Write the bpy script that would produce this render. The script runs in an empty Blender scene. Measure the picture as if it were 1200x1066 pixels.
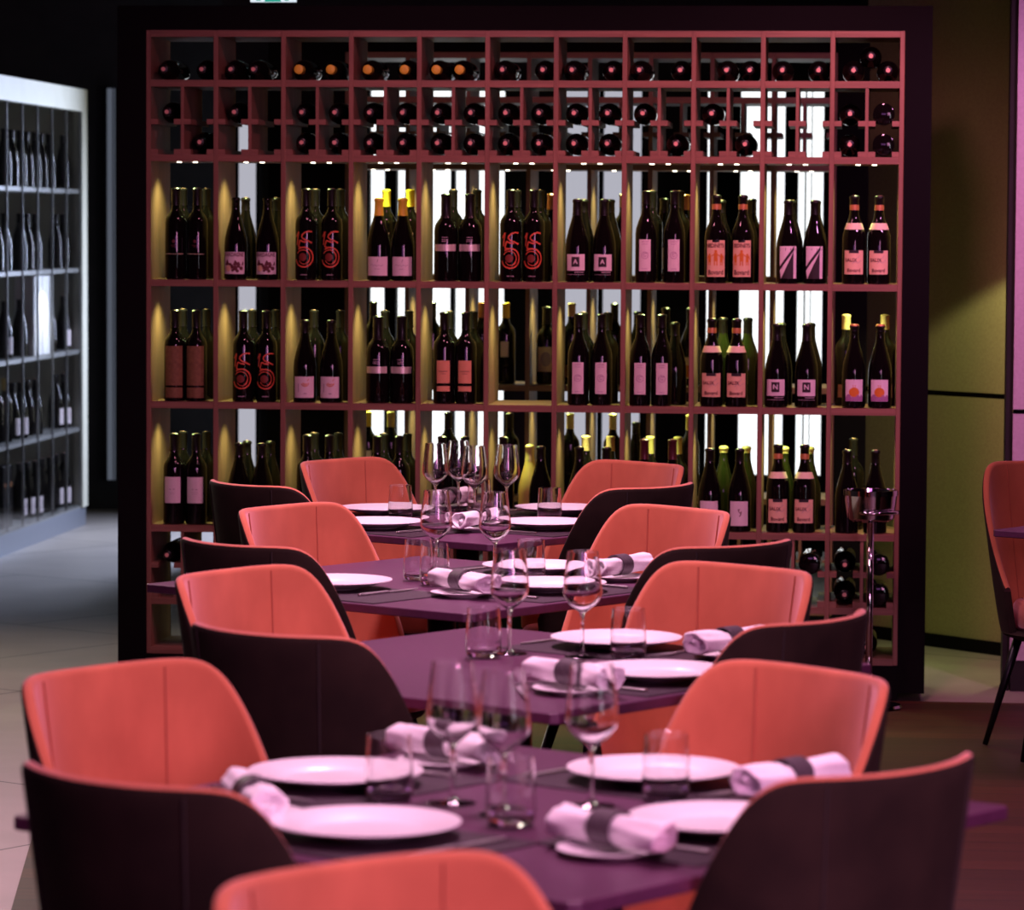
import bpy, bmesh, math, random
from mathutils import Vector, Matrix
random.seed(7)
S = bpy.context.scene
COL = S.collection
R = math.radians

# ------------------------------------------------------------------ camera, world, light, exposure
cam = bpy.data.cameras.new('camera'); cam.lens = 129.0; cam.sensor_width = 36; cam.sensor_fit = 'HORIZONTAL'
cam.clip_end = 100
cam.dof.use_dof = True; cam.dof.focus_distance = 10.2; cam.dof.aperture_fstop = 6.3; cam.dof.aperture_blades = 9
co = bpy.data.objects.new('camera', cam); COL.objects.link(co)
YAW, PITCH, ROLL, HC = .0935, .0626, .0058, 1.619
fw = Vector((-math.sin(YAW)*math.cos(PITCH), math.cos(YAW)*math.cos(PITCH), -math.sin(PITCH)))
r0 = Vector((math.cos(YAW), math.sin(YAW), 0)); u0 = r0.cross(fw)
rr = r0*math.cos(ROLL)+u0*math.sin(ROLL); uu = -r0*math.sin(ROLL)+u0*math.cos(ROLL)
co.matrix_world = Matrix(((rr.x, uu.x, -fw.x, 0), (rr.y, uu.y, -fw.y, 0), (rr.z, uu.z, -fw.z, HC), (0, 0, 0, 1)))
S.camera = co
S.view_settings.view_transform = 'Standard'; S.view_settings.look = 'None'
S.view_settings.gamma = 1; S.view_settings.exposure = 0.0; S.view_settings.use_curve_mapping = False
S.cycles.use_denoising = True
S.cycles.max_bounces = 12; S.cycles.transmission_bounces = 12; S.cycles.transparent_max_bounces = 16
S.cycles.caustics_refractive = False; S.cycles.caustics_reflective = False
S.cycles.sample_clamp_indirect = 4.0
W = bpy.data.worlds.new('dim_interior'); S.world = W; W.use_nodes = True
W.node_tree.nodes['Background'].inputs[0].default_value = (.5, .42, .5, 1)
W.node_tree.nodes['Background'].inputs[1].default_value = .012

def area(name, loc, target, size, power, color, sy=None, spread=180):
    l = bpy.data.lights.new(name, 'AREA'); l.energy = power; l.color = color; l.size = size
    l.spread = R(spread)
    if sy: l.shape = 'RECTANGLE'; l.size_y = sy
    o = bpy.data.objects.new(name, l); COL.objects.link(o); o.location = loc
    o.rotation_euler = (Vector(target)-Vector(loc)).to_track_quat('-Z', 'Y').to_euler()
    return o
def spot(name, loc, target, power, color, angle, blend=.4, rad=.03):
    l = bpy.data.lights.new(name, 'SPOT'); l.energy = power; l.color = color; l.spot_size = R(angle); l.spot_blend = blend
    l.shadow_soft_size = rad
    o = bpy.data.objects.new(name, l); COL.objects.link(o); o.location = loc
    o.rotation_euler = (Vector(target)-Vector(loc)).to_track_quat('-Z', 'Y').to_euler()
    return o
PINK = (1, .50, .74)
# assumed unseen ceiling lamps above the row of tables
for x, y, p in ((.1, 2.0, 9), (-.2, 3.9, 14), (-.45, 5.6, 19), (-.75, 7.4, 24), (-1.0, 9.0, 24), (-1.15, 10.35, 26)):
    area('assumed_ceiling_light', (x, y, 2.78), (x, y, 0), .35, p, PINK, spread=105)
area('assumed_ceiling_light', (1.0, 9.6, 2.78), (1.0, 9.6, 0), .35, 16, PINK, spread=105)
# assumed unseen lamps washing the room from the right behind the camera
area('assumed_wash_light', (2.3, 1.2, 2.4), (-.7, 6.6, .6), 1.2, 28, (1, .36, .72), 1.6, spread=60)
area('assumed_magenta_panel', (.1, -1.2, 2.35), (-.6, 8, 1.0), 2.4, 22, (.85, .26, 1), .9)  # assumed magenta source, added for the purple glints on the bottles
area('added_streak_light', (2.7, 2.6, 1.5), (-.6, 5.6, .8), .28, 16, (.88, .86, 1), 1.7)  # added area light streaking the glasses; a window there is only assumed
# assumed magenta spots close in front of the rack, washing steeply down its face
spot('assumed_magenta_spot', (.05, 11.35, 2.82), (-.25, 12.5, 1.25), 100, (1, .31, .46), 100, .9, .08)
spot('assumed_magenta_spot', (-1.35, 11.35, 2.82), (-1.45, 12.5, 1.2), 34, (1, .30, .44), 110, .9, .08)
spot('assumed_pilaster_spot', (1.25, 10.9, 2.75), (.75, 12.85, 1.5), 115, (1, .33, .80), 60, .8, .06)  # assumed unseen spot tinting the pilaster
spot('assumed_wall_spot', (.66, 13.42, 1.72), (.36, 13.98, .1), 22, (1, .95, .46), 86, .25, .02)  # assumed source of the glow on the lower olive wall
spot('panel_fill_light', (-4.0, 18.36, 1.34), (-4.16, 18.36, .95), 8, (1, 1, .95), 80, .5, .02)  # added spot that only brightens the white reflection panel in the cabinet
# assumed daylight from the back left, added as an area light without a window
area('assumed_daylight_left', (-2.7, 19.4, 1.7), (-3.2, 15, 0), .5, 150, (.60, .70, 1), 1.6)
area('added_lobby_light', (-3.9, 13.4, 2.6), (-3.2, 11.2, 0), 1.0, 34, (1, .86, .74), 1.0, spread=130)  # added warm light for the lobby floor
area('cabinet_fill_light', (-2.9, 19.3, 1.5), (-4.1, 17.9, 1.2), .25, 6.5, (1, 1, .84), 2.0)  # added fill aimed at the cabinet front, no fixture hangs there

# ------------------------------------------------------------------ materials
def mat(name, col, rough=.5, metal=0, spec=.5, sheen=0, sheen_col=None, coat=0, trans=0, ior=1.5, emit=None, es=0):
    m = bpy.data.materials.new(name); m.use_nodes = True
    b = m.node_tree.nodes['Principled BSDF']
    b.inputs['Base Color'].default_value = (*col, 1); b.inputs['Roughness'].default_value = rough
    b.inputs['Metallic'].default_value = metal; b.inputs['Specular IOR Level'].default_value = spec
    b.inputs['Sheen Weight'].default_value = sheen
    if sheen_col: b.inputs['Sheen Tint'].default_value = (*sheen_col, 1)
    b.inputs['Coat Weight'].default_value = coat; b.inputs['Transmission Weight'].default_value = trans; b.inputs['IOR'].default_value = ior
    if emit: b.inputs['Emission Color'].default_value = (*emit, 1); b.inputs['Emission Strength'].default_value = es
    return m
def noise_mix(m, c1, c2, scale=(8, 8, 8), detail=6, bump=0, rough_var=0, lo=.35, hi=.65):
    nt = m.node_tree; n = nt.nodes; b = n['Principled BSDF']
    tc = n.new('ShaderNodeTexCoord'); mp = n.new('ShaderNodeMapping'); mp.inputs['Scale'].default_value = scale
    nz = n.new('ShaderNodeTexNoise'); nz.inputs['Scale'].default_value = 1; nz.inputs['Detail'].default_value = detail
    rp = n.new('ShaderNodeValToRGB'); rp.color_ramp.elements[0].position = lo; rp.color_ramp.elements[1].position = hi
    rp.color_ramp.elements[0].color = (*c1, 1); rp.color_ramp.elements[1].color = (*c2, 1)
    nt.links.new(tc.outputs['Object'], mp.inputs['Vector']); nt.links.new(mp.outputs['Vector'], nz.inputs['Vector'])
    nt.links.new(nz.outputs['Fac'], rp.inputs['Fac']); nt.links.new(rp.outputs['Color'], b.inputs['Base Color'])
    if bump:
        bp = n.new('ShaderNodeBump'); bp.inputs['Strength'].default_value = bump; bp.inputs['Distance'].default_value = .004
        nt.links.new(nz.outputs['Fac'], bp.inputs['Height']); nt.links.new(bp.outputs['Normal'], b.inputs['Normal'])
    return m
M = {}
M['oak_v'] = noise_mix(mat('oak_upright', (.5, .4, .28), .5), (.215, .098, .066), (.30, .140, .094), (60, 14, 3), 5, .15)
M['oak_h'] = noise_mix(mat('oak_board', (.5, .4, .28), .5), (.215, .098, .066), (.30, .140, .094), (3, 14, 60), 5, .15)
M['black'] = mat('black_lacquer', (.004, .003, .004), .8, spec=.1)
M['ceil'] = noise_mix(mat('dark_ceiling', (.01, .009, .01), .9), (.008, .007, .008), (.012, .011, .012))
M['darkwall'] = noise_mix(mat('dark_wall_paint', (.014, .012, .013), .85), (.012, .011, .012), (.017, .015, .016))
M['olive'] = noise_mix(mat('olive_wall_paint', (.40, .36, .17), .8), (.36, .32, .15), (.42, .38, .18), (120, 120, 120), 3, .1)
M['plaster'] = noise_mix(mat('pale_pilaster_paint', (.6, .5, .58), .6), (.56, .46, .54), (.62, .52, .6), (90, 90, 90), 3, .06)
M['greywall'] = noise_mix(mat('pale_wall_paint', (.5, .5, .5), .8), (.46, .46, .47), (.55, .55, .56))
M['orange'] = noise_mix(mat('orange_velvet', (.55, .16, .08), .8, spec=.3, sheen=.65, sheen_col=(1, .64, .70)), (.44, .118, .055), (.55, .155, .075), (9, 9, 5), 5, .08)
M['orange'].node_tree.nodes['Principled BSDF'].inputs['Sheen Roughness'].default_value = .42
M['brown'] = noise_mix(mat('brown_velvet', (.02, .011, .008), .85, spec=.15, sheen=.03, sheen_col=(1, .8, .7)), (.014, .008, .006), (.024, .014, .010), (10, 10, 10), 5, .08)
M['seam'] = mat('seam_thread', (.40, .10, .05), .8)
M['seamdark'] = mat('dark_seam_thread', (.02, .012, .01), .8)
M['table'] = noise_mix(mat('plum_laminate', (.085, .023, .064), .42), (.077, .021, .057), (.093, .025, .07), (60, 60, 60), 6, .04)
M['edge'] = mat('slate_table_edge', (.05, .045, .065), .45)
M['mat'] = noise_mix(mat('charcoal_placemat', (.024, .010, .020), .5), (.021, .008, .017), (.027, .011, .022), (200, 200, 200), 3, .2)
M['leg'] = mat('black_metal', (.012, .012, .014), .35, .6)
M['china'] = mat('white_china', (.82, .80, .81), .32, coat=.1)
M['linen'] = noise_mix(mat('white_linen', (.84, .82, .83), .85, sheen=.2), (.80, .78, .79), (.86, .84, .85), (220, 220, 220), 3, .25)
M['leather'] = noise_mix(mat('grey_leather', (.07, .055, .065), .5), (.055, .042, .05), (.085, .066, .078), (150, 150, 150), 4, .3)
M['steel'] = mat('polished_steel', (.8, .78, .77), .32, 1)
M['chrome'] = mat('chrome', (.72, .68, .70), .08, 1)
M['glass'] = mat('clear_glass', (1, 1, 1), 0, trans=1, ior=1.45)
M['bottle'] = mat('dark_bottle_glass', (.004, .003, .003), .03, spec=.32)
M['bottlegreen'] = mat('green_bottle_glass', (.016, .02, .005), .05, spec=.4)
M['amber'] = mat('golden_bottle_wrap', (.75, .55, .16), .35, .3)
M['capblack'] = mat('black_foil', (.007, .005, .006), .32, 0, spec=.35)
M['capred'] = mat('wine_red_foil', (.10, .02, .03), .32, .3)
M['capyellow'] = mat('yellow_foil', (.80, .58, .05), .45)
M['capgold'] = mat('pale_gold_foil', (.70, .55, .22), .35, .3)
M['caporange'] = mat('copper_foil', (.6, .25, .10), .35, .3)
M['cork'] = noise_mix(mat('tan_cork', (.62, .40, .2), .8), (.5, .3, .14), (.68, .46, .25), (200, 200, 200))
M['lpink'] = mat('pale_label_paper', (.84, .72, .76), .6)
M['lcream'] = mat('cream_label_paper', (.85, .72, .50), .6)
M['lorange'] = mat('apricot_label_paper', (.85, .55, .36), .6)
M['lorange2'] = mat('orange_label_paper', (.80, .36, .20), .6)
M['lbrown'] = noise_mix(mat('brown_label_paper', (.22, .11, .05), .7), (.19, .09, .04), (.26, .135, .06), (80, 80, 80))
M['ink'] = mat('black_ink', (.02, .01, .014), .6)
M['inkred'] = mat('wine_red_ink', (.13, .02, .03), .6)
M['inkgrey'] = mat('grey_ink', (.45, .34, .40), .6)
M['inkorange'] = mat('orange_ink', (.70, .20, .02), .6)
M['inkpurple'] = mat('purple_ink', (.40, .17, .36), .6)
M['swirl'] = mat('red_orange_print', (.75, .12, .055), .45)
M['swirldark'] = mat('deep_red_print', (.22, .03, .02), .5)
M['silver'] = mat('silver_band_print', (.85, .74, .68), .35, .45)
M['dot'] = mat('capsule_top_disc', (.82, .42, .34), .5)
M['cabwhite'] = noise_mix(mat('pale_cabinet_frame', (.62, .61, .50), .5), (.60, .59, .48), (.64, .63, .52))
M['cabdark'] = mat('cabinet_lining', (.005, .0045, .003), .7)
M['cabrail'] = mat('grey_metal_shelf', (.30, .30, .29), .45, .3)
M['panel'] = mat('reflection_white', (.9, .9, .88), .6)
M['alu'] = mat('window_aluminium', (.30, .32, .38), .4, .5)
def emis(name, c, s):
    m = bpy.data.materials.new(name); m.use_nodes = True; nt = m.node_tree
    nt.nodes.remove(nt.nodes['Principled BSDF']); e = nt.nodes.new('ShaderNodeEmission')
    e.inputs[0].default_value = (*c, 1); e.inputs[1].default_value = s
    nt.links.new(e.outputs[0], nt.nodes['Material Output'].inputs[0]); return m
M['sky'] = emis('bright_daylit_pane', (.95, .98, 1), 1.5)
M['skydim'] = emis('dim_daylit_pane', (.80, .80, .92), .55)
M['skyblue'] = emis('blue_daylit_pane', (.42, .48, .62), .2)
M['led'] = emis('led_disc', (1, .9, .7), 6)
M['exitgreen'] = emis('exit_sign_green', (.02, .35, .27), 1.0)
M['exitwhite'] = emis('exit_sign_white', (.75, .85, .95), 1.0)
def window_glass():
    m = bpy.data.materials.new('cabinet_door_glass'); m.use_nodes = True; nt = m.node_tree
    nt.nodes.remove(nt.nodes['Principled BSDF'])
    t = nt.nodes.new('ShaderNodeBsdfTransparent'); g = nt.nodes.new('ShaderNodeBsdfGlossy'); g.inputs['Roughness'].default_value = .02
    lw = nt.nodes.new('ShaderNodeLayerWeight'); lw.inputs[0].default_value = .5; f = nt.nodes.new('ShaderNodeMath'); f.operation = 'POWER'; f.inputs[1].default_value = 5
    nt.links.new(lw.outputs['Facing'], f.inputs[0]); x = nt.nodes.new('ShaderNodeMixShader')
    nt.links.new(f.outputs[0], x.inputs[0]); nt.links.new(t.outputs[0], x.inputs[1]); nt.links.new(g.outputs[0], x.inputs[2])
    nt.links.new(x.outputs[0], nt.nodes['Material Output'].inputs[0]); return m
M['pane'] = window_glass()
# floors
def tiles():
    m = mat('stone_tile', (.4, .36, .33), .42); nt = m.node_tree; n = nt.nodes; b = n['Principled BSDF']
    tc = n.new('ShaderNodeTexCoord'); mp = n.new('ShaderNodeMapping'); mp.inputs['Rotation'].default_value = (0, 0, R(32))
    br = n.new('ShaderNodeTexBrick'); br.inputs['Scale'].default_value = 1; br.inputs['Brick Width'].default_value = 1.5
    br.inputs['Row Height'].default_value = 1.5; br.inputs['Mortar Size'].default_value = .006; br.offset = .5
    br.inputs['Color1'].default_value = (.40, .35, .32, 1); br.inputs['Color2'].default_value = (.36, .32, .29, 1); br.inputs['Mortar'].default_value = (.08, .07, .065, 1)
    nz = n.new('ShaderNodeTexNoise'); nz.inputs['Scale'].default_value = 3; nz.inputs['Detail'].default_value = 8
    mx = n.new('ShaderNodeMix'); mx.data_type = 'RGBA'; mx.blend_type = 'MULTIPLY'; mx.inputs[0].default_value = .35
    nt.links.new(tc.outputs['Object'], mp.inputs[0]); nt.links.new(mp.outputs[0], br.inputs['Vector']); nt.links.new(tc.outputs['Object'], nz.inputs['Vector'])
    nt.links.new(br.outputs['Color'], mx.inputs[6]); rp = n.new('ShaderNodeValToRGB'); rp.color_ramp.elements[0].position = .3; rp.color_ramp.elements[1].position = .7; rp.color_ramp.elements[0].color = (.5, .5, .5, 1); nt.links.new(nz.outputs['Fac'], rp.inputs[0]); nt.links.new(rp.outputs[0], mx.inputs[7]); nt.links.new(mx.outputs[2], b.inputs['Base Color'])
    return m
def planks():
    m = mat('dark_wood_planks', (.05, .02, .014), .55, spec=.3); nt = m.node_tree; n = nt.nodes; b = n['Principled BSDF']
    tc = n.new('ShaderNodeTexCoord'); br = n.new('ShaderNodeTexBrick'); br.inputs['Scale'].default_value = 1
    br.inputs['Brick Width'].default_value = 1.6; br.inputs['Row Height'].default_value = .14; br.inputs['Mortar Size'].default_value = .003
    br.inputs['Color1'].default_value = (.075, .022, .012, 1); br.inputs['Color2'].default_value = (.040, .013, .008, 1); br.inputs['Mortar'].default_value = (.012, .006, .005, 1)
    mp = n.new('ShaderNodeMapping'); mp.inputs['Scale'].default_value = (2, 40, 2); nz = n.new('ShaderNodeTexNoise'); nz.inputs['Scale'].default_value = 1; nz.inputs['Detail'].default_value = 6
    mx = n.new('ShaderNodeMix'); mx.data_type = 'RGBA'; mx.blend_type = 'MULTIPLY'; mx.inputs[0].default_value = .6
    nt.links.new(tc.outputs['Object'], br.inputs['Vector']); nt.links.new(tc.outputs['Object'], mp.inputs[0]); nt.links.new(mp.outputs[0], nz.inputs['Vector'])
    nt.links.new(br.outputs['Color'], mx.inputs[6]); rp = n.new('ShaderNodeValToRGB'); rp.color_ramp.elements[0].position = .3; rp.color_ramp.elements[1].position = .7; rp.color_ramp.elements[0].color = (.5, .5, .5, 1); nt.links.new(nz.outputs['Fac'], rp.inputs[0]); nt.links.new(rp.outputs[0], mx.inputs[7]); nt.links.new(mx.outputs[2], b.inputs['Base Color'])
    return m
M['tile'] = tiles(); M['plank'] = planks()

# ------------------------------------------------------------------ mesh helpers
def mk(name, verts, faces, m, parent=None, smooth=False, loc=None):
    me = bpy.data.meshes.new(name); me.from_pydata([tuple(v) for v in verts], [], faces); me.materials.append(m)
    if smooth: me.polygons.foreach_set('use_smooth', [True]*len(me.polygons))
    me.update(); o = bpy.data.objects.new(name, me); COL.objects.link(o)
    if parent: o.parent = parent
    if loc: o.location = loc
    return o
class G:
    """collects shapes into one mesh"""
    def __init__(s): s.v = []; s.f = []
    def add(s, v, f):
        n = len(s.v); s.v += [tuple(p) for p in v]; s.f += [tuple(i+n for i in q) for q in f]; return s
    def box(s, x0, x1, y0, y1, z0, z1):
        v = [(x, y, z) for z in (z0, z1) for y in (y0, y1) for x in (x0, x1)]
        return s.add(v, [(0, 2, 3, 1), (4, 5, 7, 6), (0, 1, 5, 4), (2, 6, 7, 3), (0, 4, 6, 2), (1, 3, 7, 5)])
    def prism(s, pts, z0, z1):
        n = len(pts); v = [(x, y, z0) for x, y in pts]+[(x, y, z1) for x, y in pts]
        return s.add(v, [tuple(range(n))[::-1], tuple(range(n, 2*n))]+[(i, (i+1) % n, n+(i+1) % n, n+i) for i in range(n)])
    def lathe(s, prof, seg=32, c=(0, 0, 0), axis=None, sx=1, sy=1, closed=False):
        """prof: (r,z) list; r==0 ends close the shape"""
        rows = []; v = []; f = []
        for r, z in prof:
            if r < 1e-7: rows.append([len(v)]); v.append((0, 0, z))
            else:
                rows.append(list(range(len(v), len(v)+seg)))
                v += [(r*math.cos(2*math.pi*k/seg)*sx, r*math.sin(2*math.pi*k/seg)*sy, z) for k in range(seg)]
        prs = list(zip(rows, rows[1:]))+([(rows[-1], rows[0])] if closed else [])
        for a, b in prs:
            for k in range(seg):
                k2 = (k+1) % seg
                if len(a) == 1 and len(b) == 1: continue
                if len(a) == 1: f.append((a[0], b[k2], b[k]))
                elif len(b) == 1: f.append((a[k], a[k2], b[0]))
                else: f.append((a[k], a[k2], b[k2], b[k]))
        if axis is not None: v = [axis @ Vector(p) for p in v]
        return s.add([(p[0]+c[0], p[1]+c[1], p[2]+c[2]) for p in v], f)
    def tube(s, p0, p1, r0, r1, seg=16):
        p0, p1 = Vector(p0), Vector(p1); d = p1-p0
        q = d.to_track_quat('Z', 'Y').to_matrix()
        return s.lathe([(0, 0), (r0, 0), (r1, d.length), (0, d.length)], seg, p0, q)
    def polytube(s, pts, r, seg=8):
        pts = [Vector(p) for p in pts]; n0 = len(s.v); n = len(pts)
        for i, p in enumerate(pts):
            d = pts[min(n-1, i+1)]-pts[max(0, i-1)]; q = d.to_track_quat('Z', 'Y').to_matrix()
            s.v += [tuple(p+q @ Vector((r*math.cos(2*math.pi*k/seg), r*math.sin(2*math.pi*k/seg), 0))) for k in range(seg)]
        for i in range(n-1):
            for k in range(seg): s.f.append((n0+i*seg+k, n0+i*seg+(k+1) % seg, n0+(i+1)*seg+(k+1) % seg, n0+(i+1)*seg+k))
        return s
    def obj(s, name, m, parent=None, smooth=False, loc=None): return mk(name, s.v, s.f, m, parent, smooth, loc)
def auto(o, ang=40):
    me = o.data; me.polygons.foreach_set('use_smooth', [True]*len(me.polygons))
    bm = bmesh.new(); bm.from_mesh(me)
    for e in bm.edges:
        if len(e.link_faces) == 2 and e.calc_face_angle(0) > R(ang): e.smooth = False
    bm.to_mesh(me); bm.free(); return o
def bevel(o, w=.003, seg=2):
    md = o.modifiers.new('edge', 'BEVEL'); md.width = w; md.segments = seg; md.limit_method = 'ANGLE'; return o
def empty(name, loc=(0, 0, 0), rz=0):
    o = bpy.data.objects.new(name, None); COL.objects.link(o); o.location = loc; o.rotation_euler = (0, 0, rz); o.empty_display_size = .05; return o
def tag(o, label, cat, group=None):
    o['label'] = label; o['category'] = cat
    if group: o['group'] = group
    return o
def struct(o): o['kind'] = 'structure'; return o
KIDS = {}
def kids(o):
    if o.name not in KIDS: KIDS[o.name] = [c for c in bpy.data.objects if c.parent == o]
    return KIDS[o.name]
def dup(o, parent=None):
    c = o.copy(); COL.objects.link(c)
    c.parent = parent
    ks = kids(o); KIDS[c.name] = [dup(k, c) for k in ks]
    return c
def place(proto, loc, rz=0, label=None, cat=None, group=None, rot=None):
    o = dup(proto); o.location = loc; o.rotation_euler = rot if rot else (0, 0, rz)
    tag(o, label, cat, group); return o
def discard(o):
    for k in list(kids(o)): discard(k)
    KIDS.pop(o.name, None); bpy.data.objects.remove(o)

# ------------------------------------------------------------------ setting
ROWZ = dict(top=2.2707, a=2.0997, bc=1.968, c=1.8432, r1=1.4125, r2=.9901, r3=.5609, de=.432, e=.308, bot=.1351)
X0, PW, Y0, DEP = -2.442, .235, 12.535, .36
struct(G().box(-5.2, 2.9, -1.8, 20.4, -.1, 0).obj('floor', M['tile']))
o = G().prism([(-2.70, 12.53), (2.9, 12.53), (2.9, -1.8), (-.15, -1.8)], 0, .004).obj('wood_floor', M['plank']); struct(o)
struct(G().box(-5.2, 2.9, -1.8, 20.4, 2.9, 3.0).obj('ceiling', M['ceil']))
struct(G().box(-5.3, -5.2, -1.8, 20.4, 0, 2.9).obj('wall_left', M['darkwall']))
struct(G().box(2.9, 3.0, -1.8, 20.4, 0, 2.9).obj('wall_right', M['darkwall']))
struct(G().box(-5.2, 2.9, -1.9, -1.8, 0, 2.9).obj('wall_front', M['darkwall']))
struct(G().box(-5.2, 2.9, 20.4, 20.5, 0, 2.9).obj('wall_far', M['darkwall']))
# dark wall with windows behind the racks
YB = 17.5
def wall_with_openings():
    g = G(); ops = [(-2.35, -1.675), (-1.46, -1.02), (-.73, -.155)]; x = -3.05
    for a, b in ops:
        g.box(x, a, YB, YB+.14, 0, 2.9); g.box(a, b, YB, YB+.14, 0, .42); g.box(a, b, YB, YB+.14, 2.28, 2.9); x = b
    g.box(x, .05, YB, YB+.14, 0, 2.9)
    return struct(g.obj('wall_back', M['darkwall']))
wall_with_openings()
def window(n, a, b, bars, pane):
    w = struct(empty('window_%d' % n, ((a+b)/2, YB+.07, .42)))
    h = (b-a)/2; H = 1.86
    g = G()
    g.box(-h, -h+.012, -.05, .05, 0, H); g.box(h-.012, h, -.05, .05, 0, H); g.box(-h+.012, h-.012, -.05, .05, 0, .012); g.box(-h+.012, h-.012, -.05, .05, H-.012, H)
    g.obj('window_frame', M['black'], w)
    for c, d in bars: G().box(c-(a+b)/2, d-(a+b)/2, -.06, .05, .012, H-.012).obj('mullion', M['black'], w)
    G().box(-h+.012, h-.012, .02, .026, .012, H-.012).obj('window_pane', M[pane], w)
window(1, -2.35, -1.675, [(-2.264, -2.206), (-1.945, -1.925)], 'sky')
window(2, -1.46, -1.02, [(-1.235, -1.215)], 'skydim')
window(3, -.73, -.155, [(-.684, -.56), (-.40, -.392), (-.35, -.285), (-.255, -.247), (-.225, -.22)], 'sky')
# slim window by the lobby corner
w = struct(empty('window_4', (-4.176, 20.36, .17)))
G().box(-.026, .026, 0, .03, 0, 2.2).obj('window_pane', M['skyblue'], w)
g = G(); g.box(-.04, -.026, -.03, .03, 0, 2.2); g.box(.026, .04, -.03, .03, 0, 2.2); g.obj('window_frame', M['black'], w)
G().box(.008, .014, -.02, 0, 0, 2.2).obj('mullion', M['alu'], w)
w = struct(empty('window_5', (-2.92, 17.46, .45)))
G().box(-.042, .042, 0, .03, 0, 1.7).obj('window_pane', M['skydim'], w)
g = G(); g.box(-.052, -.042, -.01, .03, 0, 1.7); g.box(.042, .052, -.01, .03, 0, 1.7); g.obj('window_frame', M['black'], w)
# olive wall running back beside the rack
p, q = Vector((.598, 13.912, 0)), Vector((.03, 14.54, 0)); d = (q-p).normalized(); nrm = Vector((-d.y, d.x, 0)); nrm = nrm if nrm.y > 0 else -nrm
def along(t, off, z): v = p+d*t+nrm*off; return (v.x, v.y, z)
def wallbox(g, t0, t1, o0, o1, z0, z1):
    v = [along(t, o_, z) for z in (z0, z1) for o_ in (o0, o1) for t in (t0, t1)]
    return g.add(v, [(0, 2, 3, 1), (4, 5, 7, 6), (0, 1, 5, 4), (2, 6, 7, 3), (0, 4, 6, 2), (1, 3, 7, 5)])
L = (q-p).length
struct(wallbox(wallbox(G(), -1.6, L, 0, .1, 0, .972), -1.6, L, 0, .1, .992, 2.9).obj('wall_olive', M['olive']))
struct(wallbox(G(), -1.6, L, .012, .1, .972, .992).obj('trim_1', M['black']))
struct(wallbox(G(), -1.6, L, -.014, 0, 0, .05).obj('baseboard_right', M['black']))
# pale pilaster at the right
g = G(); g.box(.545, 1.5, 12.871, 13.05, .11, .972); g.box(.545, 1.5, 12.871, 13.05, .988, 2.9); struct(g.obj('pilaster_wall', M['plaster']))
struct(G().box(.553, 1.5, 12.881, 13.05, .972, .988).obj('trim_2', M['black']))
struct(G().box(.549, 1.5, 12.875, 13.05, 0, .11).obj('trim_3', M['darkwall']))
struct(G().box(.521, .545, 12.90, 13.05, 0, 2.9).obj('trim_4', M['darkwall']))

# ------------------------------------------------------------------ wine racks
def rack(name, ncol, x0, y0, label, dep=DEP, side=.10, base_top=2.365, rightside=.10):
    """open-backed oak rack in a black surround; origin at floor, front left upright centre"""
    t = empty(name, (x0, y0, 0)); tag(t, label, 'wine rack')
    Wd = ncol*PW; z = ROWZ; th = .0165/2
    for i in range(ncol+1):
        bevel(G().box(i*PW-th, i*PW+th, 0, dep, z['bot']-.011, z['top']+.011).obj('upright', M['oak_v'], t), .0012, 1)
    for k in ('top', 'a', 'c', 'r1', 'r2', 'r3', 'e', 'bot'):
        g = G()
        for i in range(ncol): g.box(i*PW+th, (i+1)*PW-th, .001, dep-.001, z[k]-.0115, z[k]+.0115)
        g.obj('shelf_board', M['oak_h'], t)
    # half-width dividers and cradle tabs for lying bottles
    for lo, mid, hi in (('c', 'bc', 'a'), ('e', 'de', 'r3')):
        for i in range(ncol):
            xm = (i+.5)*PW
            G().box(xm-.0055, xm+.0055, .004, dep-.004, z[lo]+.0115, z[hi]-.0115).obj('half_divider', M['oak_v'], t)
        for k in (mid, lo):
            g = G(); zz = z[k] if k == mid else z[k]+.021; h = .009
            for i in range(ncol):
                for a, b in ((i*PW+th, (i+.5)*PW-.0055), ((i+.5)*PW+.0055, (i+1)*PW-th)):
                    m_ = (a+b)/2
                    g.box(a, m_-.028, .003, dep-.003, zz-h, zz+h); g.box(m_+.028, b, .003, dep-.003, zz-h, zz+h)
            g.obj('cradle_rail', M['oak_h'], t)
    g = G()
    g.box(-side-.008, -.0085, -.004, dep+.1, 0, base_top); g.box(Wd+.0085, Wd+rightside, -.004, dep+.1, .03, base_top)
    g.box(-.0085, Wd+.0085, -.004, dep+.1, z['top']+.0115, base_top)
    g.obj('black_surround', M['black'], t)
    G().box(-.0085, Wd+.0085, .002, dep, .0, z['bot']-.0115).obj('plinth', M['black'], t)
    for i in range(ncol):
        for dx in (-.028, .028):
            G().lathe([(0, 0), (.008, 0), (.008, -.003), (0, -.003)], 12).obj('led_spot', M['led'], t, loc=((i+.5)*PW+dx, .10, z['c']-.0115))
    return t
rack('wine_rack', 11, X0, Y0, 'tall open oak wine rack in a black surround, eleven columns wide')
YR = 14.12
rack('wine_rack', 8, X0+2*PW, YR, 'second oak wine rack seen through the open back of the front one', side=.30, rightside=.13)
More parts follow.
